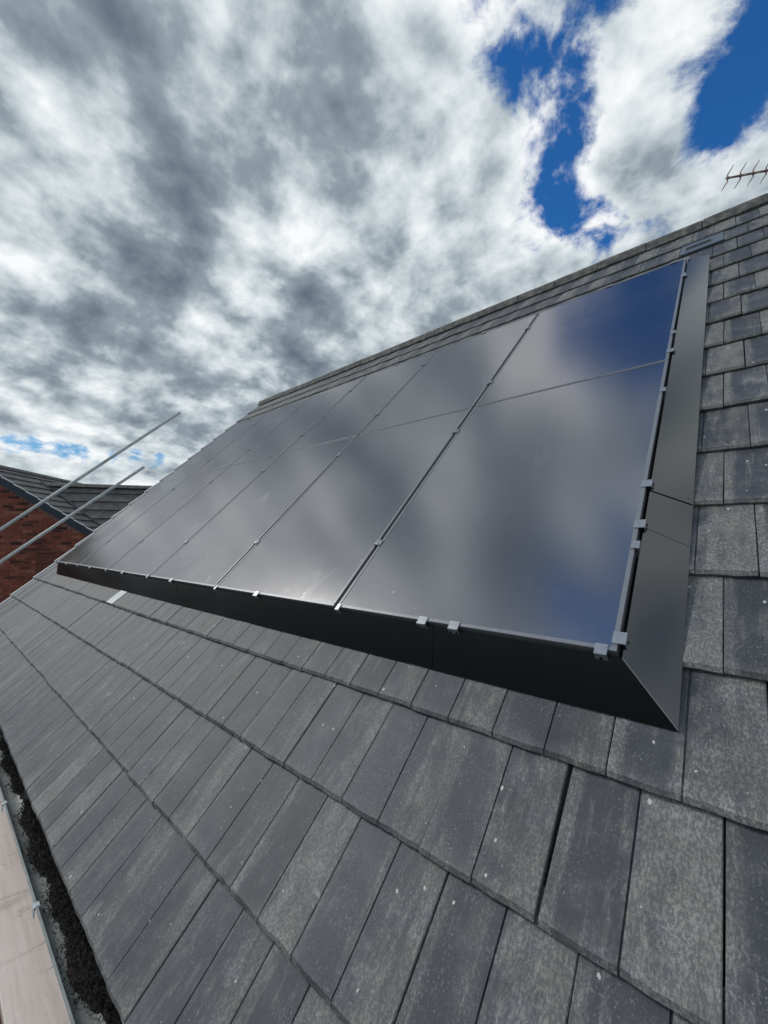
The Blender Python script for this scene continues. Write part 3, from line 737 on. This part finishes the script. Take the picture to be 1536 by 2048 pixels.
# wing: its ridge runs into the main slope; the valley lies where the two slopes meet
inv_n = mwn.inverted()
def hit_main(px, py):
    o = inv_n @ CW; d = inv_n.to_3x3() @ sky_dir(px, py); nn = Vector((sp, 0, cp)); p0 = Vector((0, 0, HZ)); return o + d * ((p0 - o).dot(nn) / d.dot(nn))
V0 = hit_main(88, 970); V1 = hit_main(200, 1055)
q_ = inv_n.to_3x3() @ sky_dir(300, 976); o_ = inv_n @ CW; W1 = o_ + q_ * ((V0.z - o_.z) / q_.z)
wd = (W1 - V0); wd.z = 0; wd.normalize(); wn = wd.cross(V1 - V0).normalized(); wn = wn if wn.z > 0 else -wn
wdn = wd.cross(wn).normalized(); wdn = wdn if wdn.z < 0 else -wdn
wdn_h = Vector((wdn.x, wdn.y, 0)).normalized()
print('wing pitch', math.degrees(math.asin(-wdn.z)))
nmain = Vector((sp, 0, cp)); vdir = nmain.cross(wn).normalized(); vdir = vdir if vdir.z < 0 else -vdir
print('wing ridge below main', HZ - V0.z, 'valley', vdir)
wr = MB()
def along_at(d):                              # where a course of the wing starts: at the valley
    # V0 + wd*l + wdn*d on the main slope
    return -(wdn.dot(nmain) * d) / wd.dot(nmain)
WL = 7.0; dmax = 3.6
q = [V0 + wd * l + wdn * d + wn * h for h in (-.08, -.012) for l, d in ((along_at(0), 0), (WL, 0), (WL, dmax), (along_at(dmax), dmax))]
wr.add(q, [(0, 1, 2, 3), (7, 6, 5, 4)] + [(i, 4 + i, 4 + (i + 1) % 4, (i + 1) % 4) for i in range(4)])
wro = obj('wing_roof', wr, M['underlay'], nh)
for k in range(11):
    d0 = k * .33; l0, l1 = along_at(d0), along_at(d0 + .33)
    b = MB(); p = lambda l, d, h: V0 + wd * l + wdn * d + wn * h
    b.hexa([p(l1 + .04, d0 + .33, .020), p(WL, d0 + .33, .020), p(WL, d0 - .04, -.012), p(l0 + .04, d0 - .04, -.012)], [p(l1 + .04, d0 + .33, .042), p(WL, d0 + .33, .042), p(WL, d0 - .04, .010), p(l0 + .04, d0 - .04, .010)])
    obj('tile_course', b, M['fartile'], wro)
wbk = (-wdn_h * cp - Zv * sp).normalized()
bkm = MB(); q = [V0 + wd * l + wbk * d + Zv * h for h in (-.06, 0) for l, d in ((-.6, 0), (WL, 0), (WL, dmax), (-.6, dmax))]
bkm.add(q, [(0, 1, 2, 3), (7, 6, 5, 4)] + [(i, 4 + i, 4 + (i + 1) % 4, (i + 1) % 4) for i in range(4)]); obj('wing_roof', bkm, M['fartile'], nh)
ridge_line(V0 - wd * .1, wd, WL, wdn_h)
vl = MB(); vs_ = vdir.cross(Zv).normalized(); nv = (nmain + wn).normalized()
q = [V0 + vdir * l + vs_ * s_ + nv * (.052 + h) for h in (0, .02) for l, s_ in ((-.12, -.045), (-.12, .045), (3.4, .045), (3.4, -.045))]
vl.add(q, [(0, 1, 2, 3), (7, 6, 5, 4)] + [(i, 4 + i, 4 + (i + 1) % 4, (i + 1) % 4) for i in range(4)]); obj('valley', vl, M['valley'], nh)
ww = MB(); zt = V0.z - dmax * sp + .1
q = [V0 + wd * l + wdn_h * d for l in (1.2, WL - .3) for d in (-2.7, 2.7)]
ww.hexa([(q[0].x, q[0].y, 0), (q[2].x, q[2].y, 0), (q[3].x, q[3].y, 0), (q[1].x, q[1].y, 0)], [(q[0].x, q[0].y, zt), (q[2].x, q[2].y, zt), (q[3].x, q[3].y, zt), (q[1].x, q[1].y, zt)])
obj('wing_wall', ww, M['brickwall'], nh)
